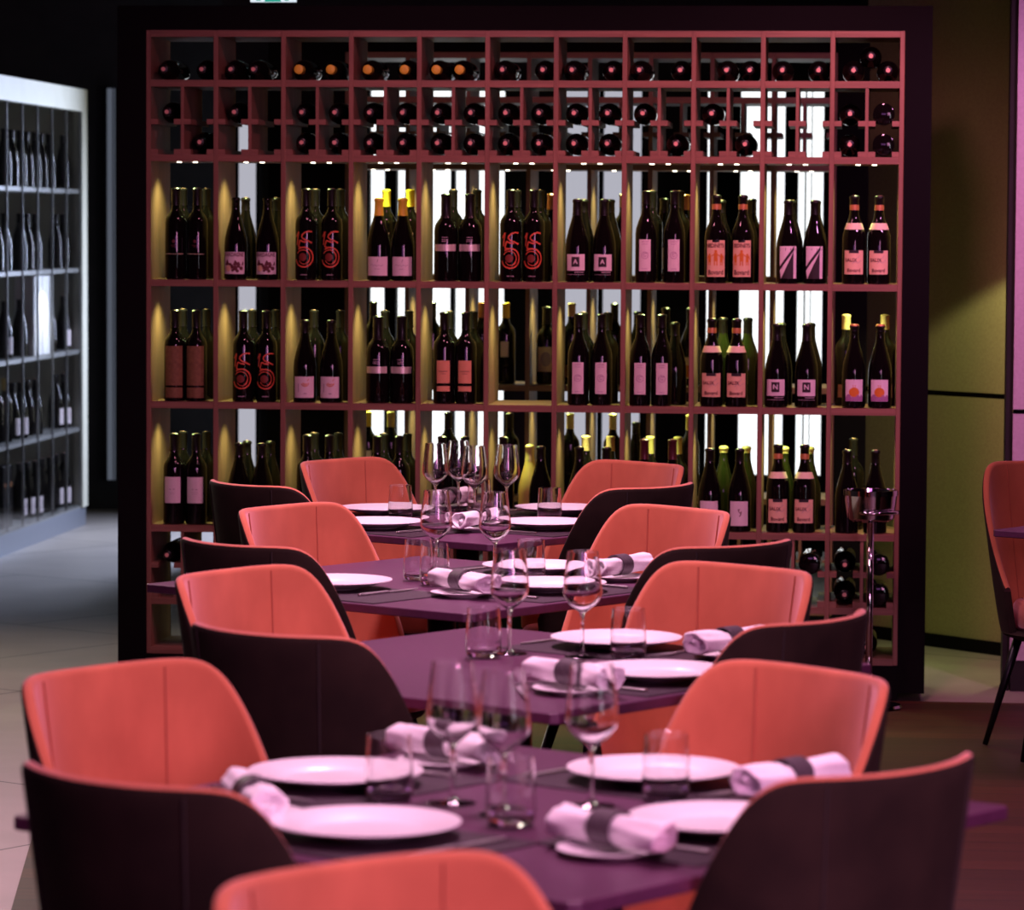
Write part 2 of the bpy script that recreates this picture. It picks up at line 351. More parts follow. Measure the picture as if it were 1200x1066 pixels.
# LED downlights in the niches
def niche_light(x, y, z, p):
    l = bpy.data.lights.new('niche_led', 'SPOT'); l.energy = p; l.color = (.78, 1, .33); l.spot_size = R(122); l.spot_blend = 1; l.shadow_soft_size = .012
    o = bpy.data.objects.new('niche_led', l); COL.objects.link(o); o.location = (x, y, z)
for k, pw in (('c', 8.0), ('r1', 7.4), ('r2', 5.8)):
    for i in range(11):
        niche_light(X0+(i+.5)*PW-.02, Y0+.13, ROWZ[k]-.02, pw)
    for i in range(2, 10):
        niche_light(X0+(i+.5)*PW-.02, YR+.13, ROWZ[k]-.02, pw*1.1)

# ------------------------------------------------------------------ bottles
PROF = {
 'bordeaux': ([(0, .004), (.030, 0), (.0365, .003), (.0372, .010), (.0372, .196), (.0350, .210), (.0270, .224), (.0180, .236), (.0148, .248), (.0142, .305), (.0155, .307), (.0155, .313), (.0120, .315), (0, .315)], .256, .0142),
 'broad': ([(0, .004), (.034, 0), (.0405, .003), (.0412, .010), (.0408, .175), (.0380, .192), (.0290, .208), (.0195, .219), (.0170, .228), (.0168, .290), (.0180, .292), (.0180, .298), (.0130, .300), (0, .300)], .235, .0168),
 'burgundy': ([(0, .004), (.032, 0), (.0395, .003), (.0400, .010), (.0400, .120), (.0378, .145), (.0310, .175), (.0225, .204), (.0168, .226), (.0150, .242), (.0143, .272), (.0162, .274), (.0162, .280), (.0130, .284), (0, .284)], .228, .0155),
 'flute': ([(0, .004), (.030, 0), (.0362, .003), (.0368, .010), (.0368, .166), (.0345, .186), (.0262, .212), (.0185, .232), (.0150, .248), (.0142, .304), (.0158, .306), (.0158, .311), (.0120, .313), (0, .313)], .268, .0144),
 'swiss': ([(0, .004), (.032, 0), (.0385, .003), (.0392, .010), (.0392, .158), (.0370, .174), (.0290, .198), (.0205, .220), (.0165, .236), (.0155, .250), (.0150, .288), (.0166, .290), (.0166, .297), (.0130, .300), (0, .300)], .248, .0152),
}
def rad(shape, z):
    pr = PROF[shape][0]
    for (r0_, z0_), (r1_, z1_) in zip(pr[1:], pr[2:]):
        if z0_ <= z <= z1_: return r0_+(r1_-r0_)*(z-z0_)/max(1e-6, z1_-z0_)
    return pr[2][0]
def wrapv(pts, r): return [(r*math.sin(x/r), -r*math.cos(x/r), z) for x, z in pts]
def patch(name, shape, x0, x1, z0, z1, m, parent, off=.0006, n=10):
    """sheet wrapped round the bottle, facing -Y"""
    v = []; f = []; zs = [z0, (z0+z1)/2, z1]
    for z in zs:
        r = rad(shape, z)+off
        v += wrapv([(x0+(x1-x0)*k/n, z) for k in range(n+1)], r)
    for j in range(2):
        for k in range(n): a = j*(n+1)+k; f.append((a, a+1, a+n+2, a+n+1))
    return mk(name, v, f, m, parent, True)
def strokes(lines, w, r):
    """polyline strokes (x,z) of width w wrapped on radius r"""
    v = []; f = []
    for ln in lines:
        ww = w
        if isinstance(ln, tuple): ln, ww = ln
        n0 = len(v)
        for i, (x, z) in enumerate(ln):
            a = ln[max(0, i-1)]; b = ln[min(len(ln)-1, i+1)]; dx, dz = b[0]-a[0], b[1]-a[1]; l = math.hypot(dx, dz) or 1
            nx, nz = -dz/l*ww/2, dx/l*ww/2
            v += wrapv([(x+nx, z+nz), (x-nx, z-nz)], r)
        for i in range(len(ln)-1): a = n0+2*i; f.append((a, a+1, a+3, a+2))
    return v, f
def arc(cx, cz, r, a0, a1, n=20, r1=None):
    r1 = r if r1 is None else r1
    return [(cx+(r+(r1-r)*k/n)*math.cos(R(a0+(a1-a0)*k/n)), cz+(r+(r1-r)*k/n)*math.sin(R(a0+(a1-a0)*k/n))) for k in range(n+1)]
def disc(cx, cz, r, R_, n=18, squash=1):
    pts = [(cx, cz)]+[(cx+q*r*math.cos(2*math.pi*k/n), cz+squash*q*r*math.sin(2*math.pi*k/n)) for q in (.5, 1) for k in range(n)]
    f = [(0, 1+k, 1+(k+1) % n) for k in range(n)]+[(1+k, 1+n+k, 1+n+(k+1) % n, 1+(k+1) % n) for k in range(n)]
    return wrapv(pts, R_), f
def rect(x0, x1, z0, z1, R_, n=6):
    v = wrapv([(x0+(x1-x0)*k/n, z) for z in (z0, z1) for k in range(n+1)], R_)
    return v, [(k, k+1, k+n+2, k+n+1) for k in range(n)]
TXT = {}
def text2d(s):
    if s not in TXT:
        cu = bpy.data.curves.new('t', 'FONT'); cu.body = s; cu.align_x = 'CENTER'; cu.align_y = 'CENTER'; cu.resolution_u = 3; cu.offset = .018
        ob = bpy.data.objects.new('t', cu); COL.objects.link(ob); dg = bpy.context.evaluated_depsgraph_get()
        me = bpy.data.meshes.new_from_object(ob.evaluated_get(dg)); TXT[s] = ([(v.co.x, v.co.y) for v in me.vertices], [tuple(p.vertices) for p in me.polygons])
        bpy.data.objects.remove(ob); bpy.data.meshes.remove(me); bpy.data.curves.remove(cu)
    return TXT[s]
def lettering(s, width, cz, R_, cx=0, hscale=1.0):
    v, f = text2d(s); xs = [p[0] for p in v]; k = width/(max(xs)-min(xs)); mx = (max(xs)+min(xs))/2
    return wrapv([(cx+(x-mx)*k, cz+y*k*hscale) for x, y in v], R_), f
def art(name, parts, m, parent):
    g = G()
    for v, f in parts: g.add(v, f)
    return g.obj(name, m, parent)

def base_bottle(shape, glass='bottle', cap='capblack', capz=None, name='wine_bottle'):
    pr, cz, nr = PROF[shape]
    b = auto(G().lathe(pr, 28).obj(name, M[glass]), 50)
    if cap:
        c0 = capz or cz; H = pr[-1][1]
        cp = [(rad(shape, c0)+.0004, c0)]+[(r+.0006, z) for r, z in pr if z > c0+.002 and r > .0125]+[(.012, H+.0012), (0, H+.0012)]
        c = auto(G().lathe(cp, 24).obj('capsule', M[cap], b), 50)
        auto(G().lathe([(0, H+.0014), (.0075, H+.0014), (.0075, H+.0022), (0, H+.0022)], 14).obj('capsule_disc', M['dot'] if cap in ('capblack', 'capred') else M[cap], c))
    return b
PROTO = {}
def proto(kind):
    if kind in PROTO: return PROTO[kind]
    lab = None; o6 = .0006; o12 = .0016
    if kind == 'plainbordeaux':
        b = base_bottle('bordeaux'); r = .0372+o6
        lab = patch('label', 'bordeaux', -.036, .036, .0875, .0890, M['lcream'], b)
        art('emblem', [disc(0, .132, .006, r), rect(-.010, .010, .117, .119, r), rect(-.006, .006, .112, .114, r)], M['inkred'], b)
    elif kind == 'bardagne':
        b = base_bottle('burgundy', cap=None); r = .04
        lab = patch('label', 'burgundy', -.040, .040, .020, .096, M['lpink'], b)
        art('lettering', [lettering('BARDAGNE', .072, .0865, r+o12, hscale=1.35)], M['inkred'], lab)
        hill = [(x*.001, .060+.006*math.sin(x*.19)+.004*math.sin(x*.43)) for x in range(-35, 36, 2)]
        pts = hill+[(.035, .024), (-.035, .024)]
        g = [(wrapv([hill[k], hill[k+1], (hill[k+1][0], .05), (hill[k][0], .05)], r+.0010), [(3, 2, 1, 0)]) for k in range(len(hill)-1)]
        trees = [disc(x, z, s, r+.0011) for x, z, s in ((-.008, .045, .007), (.004, .041, .009), (.016, .047, .006), (.026, .040, .007), (-.004, .033, .005), (.012, .031, .006))]
        art('landscape_print', g+trees, M['inkred'], lab)
        art('round_mark', [disc(-.021, .040, .011, r+o12)], M['lorange'], lab)
    elif kind == 'swirl':
        b = base_bottle('bordeaux'); r = .0372+.0009
        one = [[(-.030, .150), (-.024, .160), (-.019, .168)], [(-.019, .168), (-.023, .145), (-.026, .122)]]
        five = [[(.031, .167), (.018, .169), (.004, .165), (-.005, .157), (-.007, .149), (.000, .142), (.014, .137), (.030, .129)], [(-.013, .138), (-.002, .133), (.012, .131)], [(-.013, .138), (-.017, .126), (-.020, .116)]]
        bowl = [arc(.000, .080, .0335, 128, -165, 36), [(-.020, .116), (-.010, .113), (.004, .1135)], (arc(-.002, .080, .0255, 150, -60, 26, .023), .0032), (arc(.002, .076, .020, 200, 340, 14), .0022)]
        art('numeral_print', [strokes(one+five+bowl, .0052, r)], M['swirl'], b)
        art('roundel', [disc(-.004, .080, .014, r-.0003)], M['swirldark'], b)
        art('small_print', [rect(-.012, .012, .018, .0205, r)], M['inkgrey'], b)
    elif kind == 'rosepink':
        b = base_bottle('burgundy', cap='capyellow', capz=.224); r = .04
        lab = patch('label', 'burgundy', -.039, .039, .018, .083, M['lpink'], b)
        art('lettering', [strokes([[(-.024, .053), (-.018, .058), (-.014, .050), (-.008, .056), (-.002, .050), (.006, .055), (.012, .051), (.022, .055)]], .0016, r+o12), rect(-.010, .010, .040, .0412, r+o12), strokes([[(0, .064), (.003, .074)]], .002, r+o12)], M['inkgrey'], lab)
    elif kind == 'silverband':
        b = base_bottle('broad', cap='capblack', capz=.218); r = .0412
        lab = patch('silver_band', 'broad', -.043, .043, .104, .127, M['silver'], b, n=18)
        art('small_print', [rect(-.011, .011, z, z+.0022, r) for z in (.136, .142, .150)], M['inkgrey'], b)
    elif kind in ('asquare', 'nsquare'):
        b = base_bottle('burgundy', cap='capblack'); r = .04
        lab = patch('label', 'burgundy', -.034, .034, .040, .096, M['lpink'], b)
        sq = art('dark_square', [rect(-.014, .014, .053, .087, r+o12)], M['ink'], lab)
        art('letter', [lettering('A' if kind == 'asquare' else 'N', .016, .070, r+.0020)], M['lpink'], lab)
        art('small_print', [rect(-.004, .030, .033, .0355, r+o6), rect(-.032, .032, .026, .0272, r+o6)], M['inkgrey'], b)
    elif kind == 'spiral':
        b = base_bottle('flute', cap='capblack'); r = .0368
        lab = patch('label', 'flute', -.0205, .0205, .040, .148, M['lpink'], b)
        art('spiral_print', [strokes([arc(.0, .094, .0115, 40, 400, 30)+arc(.001, .094, .007, 70, 360, 22, .003)], .0014, r+o12)], M['inkpurple'], lab)
        art('small_print', [rect(-.012, .012, .140, .1412, r+o12), rect(-.010, .010, .132, .133, r+o12), rect(-.010, .010, .047, .0482, r+o12)], M['inkpurple'], lab)
    elif kind == 'figures':
        b = base_bottle('swiss', cap='capblack', capz=.252); r = .0392
        lab = patch('label', 'swiss', -.034, .034, .022, .147, M['lorange'], b)
        art('lettering', [lettering('SEDINETS', .060, .128, r+o12, hscale=1.3), lettering('Bovard', .054, .037, r+o12, hscale=1.15)], M['inkred'], lab)
        fig = []
        for x, z, s in ((.0, .092, 1.2), (-.022, .085, .9), (.020, .085, .9)):
            fig += [disc(x, z+.014*s, .0042*s, r+o12), rect(x-.0055*s, x+.0055*s, z-.014*s, z+.010*s, r+o12), rect(x-.005*s, x-.002*s, z-.026*s, z-.014*s, r+o12), rect(x+.002*s, x+.005*s, z-.026*s, z-.014*s, r+o12)]
        fig += [strokes([[(-.016, .092), (-.006, .098)], [(.006, .098), (.016, .092)], [(-.027, .095), (-.031, .082)], [(.025, .095), (.030, .082)]], .003, r+o12)]
        art('figure_print', fig, M['inkorange'], lab)
        art('top_tab', [rect(-.012, .012, .140, .148, r+o12)], M['capblack'], lab)
        auto(G().lathe([(.0162, .252), (.0163, .262), (.0158, .270)], 24).obj('neck_band', M['caporange'], b))
    elif kind == 'diagonal':
        b = base_bottle('burgundy', cap='capblack', capz=.235); r = .04
        lab = patch('label', 'burgundy', -.031, .031, .018, .128, M['lpink'], b)
        def quad(a): return wrapv(a, r+o12), [(0, 1, 2, 3)]
        q = []
        N = 6
        def band(xa, za, xb, zb, h):
            for k in range(N):
                t0, t1 = k/N, (k+1)/N
                q.append(quad([(xa+(xb-xa)*t0, za+(zb-za)*t0-h), (xa+(xb-xa)*t1, za+(zb-za)*t1-h), (xa+(xb-xa)*t1, za+(zb-za)*t1), (xa+(xb-xa)*t0, za+(zb-za)*t0)]))
        band(-.0312, .058, .022, .129, .014)          # upper dark diagonal
        for k in range(N):                            # dark lower field
            x0_, x1_ = -.024+(.043)*k/N, -.024+(.043)*(k+1)/N
            q.append(quad([(x0_, .0175), (x1_, .0175), (x1_, .018+.092*(k+1)/N), (x0_, .018+.092*k/N)]))
        q.append(quad([(-.0312, .0175), (-.0255, .0175), (-.0255, .022), (-.0312, .047)]))
        art('stripe_print', q, M['ink'], lab)
    elif kind == 'salix':
        b = base_bottle('swiss', cap='capblack', capz=.255); r = .0392
        lab = patch('label', 'swiss', -.036, .036, .034, .115, M['lorange'], b)
        art('lettering', [lettering('SALIX', .042, .082, r+o12, -.010), lettering('Bovard', .046, .047, r+o12)], M['inkred'], lab)
        art('flourish', [strokes([[(-.006, .070), (.006, .078), (.014, .072), (.026, .082)], [(.012, .088), (.020, .098)]], .0012, r+o12)], M['inkgrey'], lab)
        art('top_tab', [rect(-.017, .017, .106, .1155, r+o12)], M['ink'], lab)
        cl = auto(G().lathe([(rad('swiss', z)+.0007, z) for z in (.186, .194, .202, .208)], 28).obj('neck_collar', M['lcream'], b))
        auto(G().lathe([(.0162, .252), (.0163, .262), (.0158, .270)], 24).obj('neck_band', M['caporange'], b))
    elif kind == 'paper':
        b = base_bottle('bordeaux'); lab = patch('label', 'bordeaux', -.034, .034, .055, .192, M['lbrown'], b)
        patch('lower_label', 'bordeaux', -.034, .034, .012, .048, M['lbrown'], b)
    elif kind == 'bird':
        b = base_bottle('burgundy', cap='capblack', capz=.24); r = .04
        lab = patch('label', 'burgundy', -.038, .038, .017, .090, M['lpink'], b)
        art('bird_print', [strokes([arc(.004, .070, .013, 200, 350, 14), arc(.004, .070, .007, 190, 330, 10)], .003, r+o12), strokes([[(.012, .075), (.018, .082)]], .002, r+o12)], M['inkorange'], lab)
        art('small_print', [rect(-.001, .010, .030, .033, r+o12), strokes([[(-.020, .036), (-.020, .066)]], .003, r+o12)], M['inkgrey'], lab)
    elif kind == 'twopart':
        b = base_bottle('bordeaux', cap='capblack'); lab = patch('label', 'bordeaux', -.024, .024, .072, .150, M['lorange2'], b)
        patch('lower_label', 'bordeaux', -.024, .024, .044, .062, M['lorange2'], b)
        art('lettering', [rect(-.016, .016, .112, .1135, .0385), rect(-.010, .010, .104, .105, .0385)], M['inkred'], lab)
    elif kind == 'pumpkin':
        b = base_bottle('burgundy', cap='capblack', capz=.262); r = .04
        lab = patch('label', 'burgundy', -.032, .032, .024, .098, M['lpink'], b)
        art('pumpkin_print', [disc(0, .055, .018, r+o12, squash=.9), strokes([[(-.003, .070), (-.004, .080)], [(.003, .070), (.004, .080)]], .0016, r+o12)], M['inkorange'], lab)
        art('ground_print', [rect(-.0318, .0318, .025, .040, r+.0015), disc(-.020, .040, .008, r+.0015), disc(.012, .040, .007, r+.0015), disc(.026, .041, .005, r+.0015)], M['inkpurple'], lab)
        auto(G().lathe([(.0166, .276), (.0166, .282), (.0130, .2865), (0, .2865)], 24).obj('wax_top', M['caporange'], b))
    elif kind == 'pinksmall':
        b = base_bottle('bordeaux', cap='capblack'); r = .0372
        lab = patch('label', 'bordeaux', -.031, .031, .075, .166, M['lpink'], b)
        art('lettering', [rect(-.010, -.003, .122, .1245, r+o12), rect(.003, .010, .122, .1245, r+o12), rect(-.012, .012, .112, .1128, r+o12), rect(-.009, .009, .106, .1068, r+o12)], M['inkgrey'], lab)
    elif kind == 'squiggle':
        b = base_bottle('burgundy', cap='capblack', capz=.24); r = .04
        lab = patch('label', 'burgundy', -.034, .034, .022, .106, M['lpink'], b)
        art('squiggle_print', [strokes([[(-.004, .076), (.002, .080), (-.001, .072), (.004, .066), (.008, .072), (.006, .060), (.002, .054)]], .003, r+o12)], M['inkred'], lab)
    elif kind == 'darkburgundy': b = base_bottle('burgundy', cap='capblack', capz=.24)
    elif kind == 'darkbordeaux': b = base_bottle('bordeaux', cap='capblack')
    elif kind == 'tallgreen': b = base_bottle('swiss', 'bottlegreen', cap='capblack')
    elif kind == 'greengold': b = base_bottle('burgundy', 'bottlegreen', cap='capgold', capz=.262)
    elif kind == 'corktop':
        b = base_bottle('bordeaux', cap='cork', capz=.264)
        patch('label', 'bordeaux', -.030, .030, .03, .075, M['lbrown'], b)
    elif kind == 'yellowfoil':
        b = base_bottle('bordeaux', cap='capyellow'); lab = patch('label', 'bordeaux', -.016, .016, .105, .165, M['lcream'], b)
    elif kind == 'goldfoil': b = base_bottle('bordeaux', cap='capgold')
    elif kind == 'portrait':
        b = base_bottle('broad', cap='capblack'); lab = patch('label', 'broad', -.036, .036, .05, .145, M['lcream'], b)
        art('oval_print', [disc(.0, .098, .022, .0412+o12, squash=1.3)], M['inkgrey'], lab)
    elif kind == 'whitelabel':
        b = base_bottle('swiss', cap='capblack'); lab = patch('label', 'swiss', -.026, .026, .03, .110, M['lcream'], b)
    elif kind == 'orangelabel':
        b = base_bottle('swiss', cap='capblack'); lab = patch('label', 'swiss', -.026, .026, .03, .110, M['lcream'], b)
        patch('lower_label', 'swiss', -.022, .022, .034, .08, M['inkorange'], b, off=.0014)
    elif kind == 'copperfoil':
        b = base_bottle('bordeaux', cap='caporange'); lab = patch('label', 'bordeaux', -.024, .024, .04, .13, M['lcream'], b)
    elif kind == 'goldwrap':
        b = base_bottle('burgundy', 'amber', cap='capgold')
    elif kind == 'pinkcap': b = base_bottle('flute', cap='capred', capz=.245)
    elif kind == 'lie': b = base_bottle('bordeaux', cap='capblack')
    elif kind == 'lieyellow': b = base_bottle('bordeaux', cap='capyellow')
    elif kind == 'liebase': b = base_bottle('bordeaux', cap='capblack')
    else: raise KeyError(kind)
    PROTO[kind] = b; return b

DESC = dict(plainbordeaux='dark bottle with thin gold line', bardagne='dark bottle with pink landscape label', swirl='dark bottle with red-orange swirling numeral print',
 rosepink='yellow-foiled bottle with plain pink label', silverband='broad dark bottle with silver band', asquare='dark bottle with letter A in black square', nsquare='dark bottle with letter N in black square',
 spiral='slim dark bottle with narrow pink spiral label', figures='bottle with apricot label of orange figures', diagonal='dark bottle with black diagonal stripes on white label', salix='cream-collared bottle with apricot label',
 paper='dark bottle with big brown paper label', bird='dark bottle with pink label and orange curl', twopart='dark bottle with two-part orange label', pumpkin='dark bottle with pink label and orange pumpkin',
 pinksmall='dark bottle with square pink label', squiggle='dark bottle with pink label and small squiggle', darkburgundy='unlabelled dark sloping-shouldered bottle', darkbordeaux='unlabelled dark straight-sided bottle',
 tallgreen='tall greenish bottle', greengold='greenish bottle with gold top', corktop='dark bottle with tan top', yellowfoil='yellow-foiled dark bottle', goldfoil='gold-foiled dark bottle', portrait='bottle with cream portrait label',
 whitelabel='dark bottle with cream label', orangelabel='dark bottle with orange and cream label', copperfoil='copper-foiled bottle', goldwrap='golden wrapped bottle', pinkcap='bottle with reddish foil neck')
ORD = ['first', 'second', 'third', 'fourth', 'fifth', 'sixth', 'seventh', 'eighth', 'ninth', 'tenth', 'eleventh']
ROWN = {'r1': 'top row', 'r2': 'middle row', 'r3': 'low row'}
NUM = ['one', 'two', 'three', 'four', 'five', 'six', 'seven', 'eight', 'nine', 'ten', 'eleven']
SHAPE = dict(bardagne='burgundy', rosepink='burgundy', silverband='broad', asquare='burgundy', nsquare='burgundy', spiral='flute', figures='swiss', diagonal='burgundy', salix='swiss', bird='burgundy', pumpkin='burgundy', squiggle='burgundy', darkburgundy='burgundy', pinkcap='flute', tallgreen='swiss', greengold='burgundy', portrait='broad', whitelabel='swiss', orangelabel='swiss', goldwrap='burgundy')
def stand(kind, col, row, x, pos, y=None, rear=False):
    """upright bottle; col 1-11, x in world metres"""
    rr_ = max(r_ for r_, z_ in PROF[SHAPE.get(kind, 'bordeaux')][0])+.0095
    c0 = X0+math.floor((x-X0)/PW)*PW; x = min(max(x, c0+rr_), c0+PW-rr_)
    z = ROWZ[row]+.0116; yy = (YR if rear else Y0)+(y if y is not None else .055)
    if rear: lb = '%s in the rear rack, %s, behind column %s' % (DESC[kind], ROWN[row], NUM[col-1])
    else: lb = '%s, %s in %s, column %s' % (DESC[kind], pos, ROWN[row], NUM[col-1])
    place(proto(kind), (x, yy, z), R(random.uniform(-4, 4)), lb, 'wine bottle', 'bottles standing in the rear rack' if rear else 'bottles standing in the front rack')
def pxX(px, Y):
    """world x on the plane y=Y of a photo column near mid height"""
    dx = fw*1.0+rr*((px-600)/4300); return dx.x*Y/dx.y
F = {  # row -> list of (col, kind, px of pair, kind of the bottles behind or None)
 'r1': [(1, 'plainbordeaux', (207, 230), 'darkbordeaux'), (2, 'bardagne', (276, 313), 'darkburgundy'), (3, 'swirl', (358, 388), 'darkbordeaux'), (4, 'rosepink', (443, 471), 'yellowfoil'),
        (5, 'silverband', (522, 549), 'darkbordeaux'), (6, 'swirl', (597, 624), 'darkbordeaux'), (7, 'asquare', (674.5, 706), 'darkburgundy'), (8, 'spiral', (755, 788), 'darkbordeaux'),
        (9, 'figures', (837, 868), 'darkburgundy'), (10, 'diagonal', (921, 952), 'darkburgundy'), (11, 'salix', (998, 1027), None)],
 'r2': [(1, 'paper', (205, 230), 'darkbordeaux'), (2, 'swirl', (285, 312), 'darkbordeaux'), (3, 'bird', (357, 388), 'darkbordeaux'), (4, 'silverband', (444, 469), 'darkbordeaux'),
        (5, 'twopart', (520, 545), 'darkbordeaux'), (7, 'spiral', (677, 704), 'darkbordeaux'), (8, 'spiral', (753, 771), None),
        (9, 'salix', (833, 862), None), (10, 'nsquare', (909, 944), 'darkburgundy'), (11, 'pumpkin', (999.5, 1030), None)],
 'r3': [(1, 'pinksmall', (204, 230), 'darkbordeaux'), (2, 'darkburgundy', (281, 306), 'darkburgundy'), (3, 'darkbordeaux', (360, 386), 'darkbordeaux'), (4, 'darkbordeaux', (442, 468), 'darkbordeaux'),
        (5, 'darkbordeaux', (518, 545), None), (7, 'darkburgundy', (679, 711), 'corktop'), (8, 'pinkcap', (755, 788), 'goldfoil'),
        (9, 'squiggle', (832, 867), None), (10, 'salix', (912, 943), None), (11, 'darkburgundy', (993, 1026), None)]}
for row, lst in F.items():
    for col, kind, pxs, back in lst:
        rr_ = max(r_ for r_, z_ in PROF[SHAPE.get(kind, 'bordeaux')][0]); c0 = X0+(col-1)*PW
        fx = [pxX(px, Y0+.055) for px in pxs]
        if fx[1]-fx[0] < 2*rr_+.001: m_ = sum(fx)/2; fx = [m_-rr_-.0005, m_+rr_+.0005]
        if fx[0] < c0+.0095+rr_: fx[0] = c0+.0095+rr_; fx[1] = max(fx[1], fx[0]+2*rr_+.001)
        if fx[1] > c0+PW-.0095-rr_: fx[1] = c0+PW-.0095-rr_; fx[0] = min(fx[0], fx[1]-2*rr_-.001)
        for x_, side in zip(fx, ('front left', 'front right')): stand(kind, col, row, x_, side)
        if back:
            xa, xb = pxX(pxs[0], Y0+.055), pxX(pxs[1], Y0+.055); c0 = X0+(col-1)*PW
            lim = lambda x: min(max(x, c0+.052), c0+PW-.052)
            xa, xb = lim(xa+.012), lim(xb+.012)
            if xb-xa < .084: xa = xb-.084
            for x, side in ((xa, 'behind left'), (xb, 'behind right')): stand(back, col, row, x, side, .19)
for col, row, kind, px, pos, y in ((8, 'r2', 'darkburgundy', 790, 'right end', .14), (9, 'r2', 'tallgreen', 846, 'behind left', .2), (9, 'r2', 'tallgreen', 875, 'behind right', .2), (11, 'r2', 'corktop', 990, 'behind left', .2), (11, 'r2', 'corktop', 1037, 'behind right', .2),
    (9, 'r3', 'greengold', 848, 'behind left', .2), (9, 'r3', 'greengold', 878, 'behind right', .2), (10, 'r3', 'greengold', 919, 'behind left', .2), (10, 'r3', 'greengold', 949, 'behind right', .2), (6, 'r3', 'darkburgundy', 641, 'right end', .06), (6, 'r3', 'darkbordeaux', 590, 'left end', .06), (6, 'r3', 'goldwrap', 621, 'middle', .15),
    (11, 'r3', 'darkbordeaux', 1000, 'behind left', .2)):
    stand(kind, col, row, pxX(px, Y0+y), pos, y)
for col, row, kind, px in ((6, 'r1', 'copperfoil', 644), (7, 'r1', 'corktop', 728), (8, 'r1', 'whitelabel', 772), (8, 'r1', 'copperfoil', 801), (9, 'r1', 'whitelabel', 879),
    (5, 'r2', 'copperfoil', 564), (6, 'r2', 'yellowfoil', 592), (6, 'r2', 'portrait', 640), (7, 'r2', 'corktop', 669), (7, 'r2', 'darkbordeaux', 719), (8, 'r2', 'darkburgundy', 746), (8, 'r2', 'whitelabel', 779), (8, 'r2', 'orangelabel', 808),
    (4, 'r2', 'darkbordeaux', 437), (5, 'r2', 'darkbordeaux', 506), (3, 'r2', 'goldfoil', 384), (5, 'r3', 'darkbordeaux', 525), (6, 'r3', 'darkbordeaux', 597), (7, 'r3', 'goldfoil', 668), (7, 'r3', 'goldfoil', 718), (8, 'r3', 'darkburgundy', 745), (8, 'r3', 'goldfoil', 808), (4, 'r3', 'yellowfoil', 431), (4, 'r3', 'goldfoil', 458)):
    stand(kind, col, row, pxX(px, YR+.1), '', .1, True)
# lying bottles, necks to the front
def lie(kind, x, z, label, base=False, y=None):
    o = place(proto(kind), (0, 0, 0), 0, label, 'wine bottle', 'bottles lying in the front rack')
    if base: o.rotation_euler = (R(-90), 0, 0); o.location = (x, Y0+(y or .02), z)
    else: o.rotation_euler = (R(90), 0, 0); o.location = (x, Y0+(y or .335), z)
ra = .0374
top_lie = {1: (191, 236), 2: (265, 291), 3: (349, 386), 4: (429, 472), 5: (509, 536), 6: (586, 637), 7: (667, 717), 8: (743, 803), 9: (847, 876), 10: (912, 959), 11: (995, 1043)}
yel = {3, 4, 5}
for c, pxs in top_lie.items():
    xs = [pxX(p_, Y0+.02) for p_ in pxs]; lo, hi = X0+(c-1)*PW+.048, X0+c*PW-.048
    if xs[1]-xs[0] < .079: m_ = sum(xs)/2; xs = [m_-.0395, m_+.0395]
    xs[0] = max(xs[0], lo); xs[1] = max(min(xs[1], hi), xs[0]+.079)
    for x, s in zip(xs, ('left', 'right')):
        lie('lieyellow' if c in yel else 'lie', x, ROWZ['a']+.0117+ra, '%s bottle lying in the top niche of column %s, %s one' % ('yellow-capped' if c in yel else 'dark', NUM[c-1], s))
    if c == 11: lie('lie', (xs[0]+xs[1])/2, ROWZ['a']+.0117+ra+math.sqrt(.0757**2-((xs[1]-xs[0])/2)**2), 'dark bottle stacked on two others in the top right niche')
lane_z = {'b': ROWZ['bc']+.009+.025, 'c': ROWZ['c']+.021+.009+.025, 'd': ROWZ['de']+.009+.025, 'e': ROWZ['e']+.021+.009+.025}
names = {'b': 'upper cradle row', 'c': 'second cradle row', 'd': 'third cradle row', 'e': 'bottom cradle row'}
LANES = {'b': [(1, 0), (2, 0), (3, 0), (3, 1), (4, 0), (4, 1), (5, 0), (5, 1), (6, 0), (6, 1), (7, 0), (7, 1), (8, 0), (9, 0), (11, 0), (11, 1)],
         'c': [(1, 1), (3, 0), (3, 1), (4, 0), (4, 1), (5, 0), (5, 1), (6, 0), (6, 1), (7, 0), (7, 1), (8, 1), (9, 1), (11, 0), (11, 1)],
         'd': [(1, 0), (10, 1), (11, 0), (11, 1)], 'e': [(10, 0), (11, 0), (11, 1)]}
for lane, cells in LANES.items():
    for c, h in cells:
        x = X0+(c-1+.25+.5*h)*PW+(.0015 if h == 0 else -.0015)
        based = (c == 11 and h == 1) or (lane == 'd' and c == 10)
        lie('liebase' if based else 'lie', x, lane_z[lane], '%s dark bottle in the %s cradle of column %s, %s' % ('base-out' if based else 'neck-out', ('left', 'right')[h], NUM[c-1], names[lane]), based)
lie('lie', X0+10.5*PW+.02, ROWZ['bot']+.0117+.0374, 'dark bottle lying alone in the bottom right niche of the rack')
for pr in PROTO.values(): discard(pr)

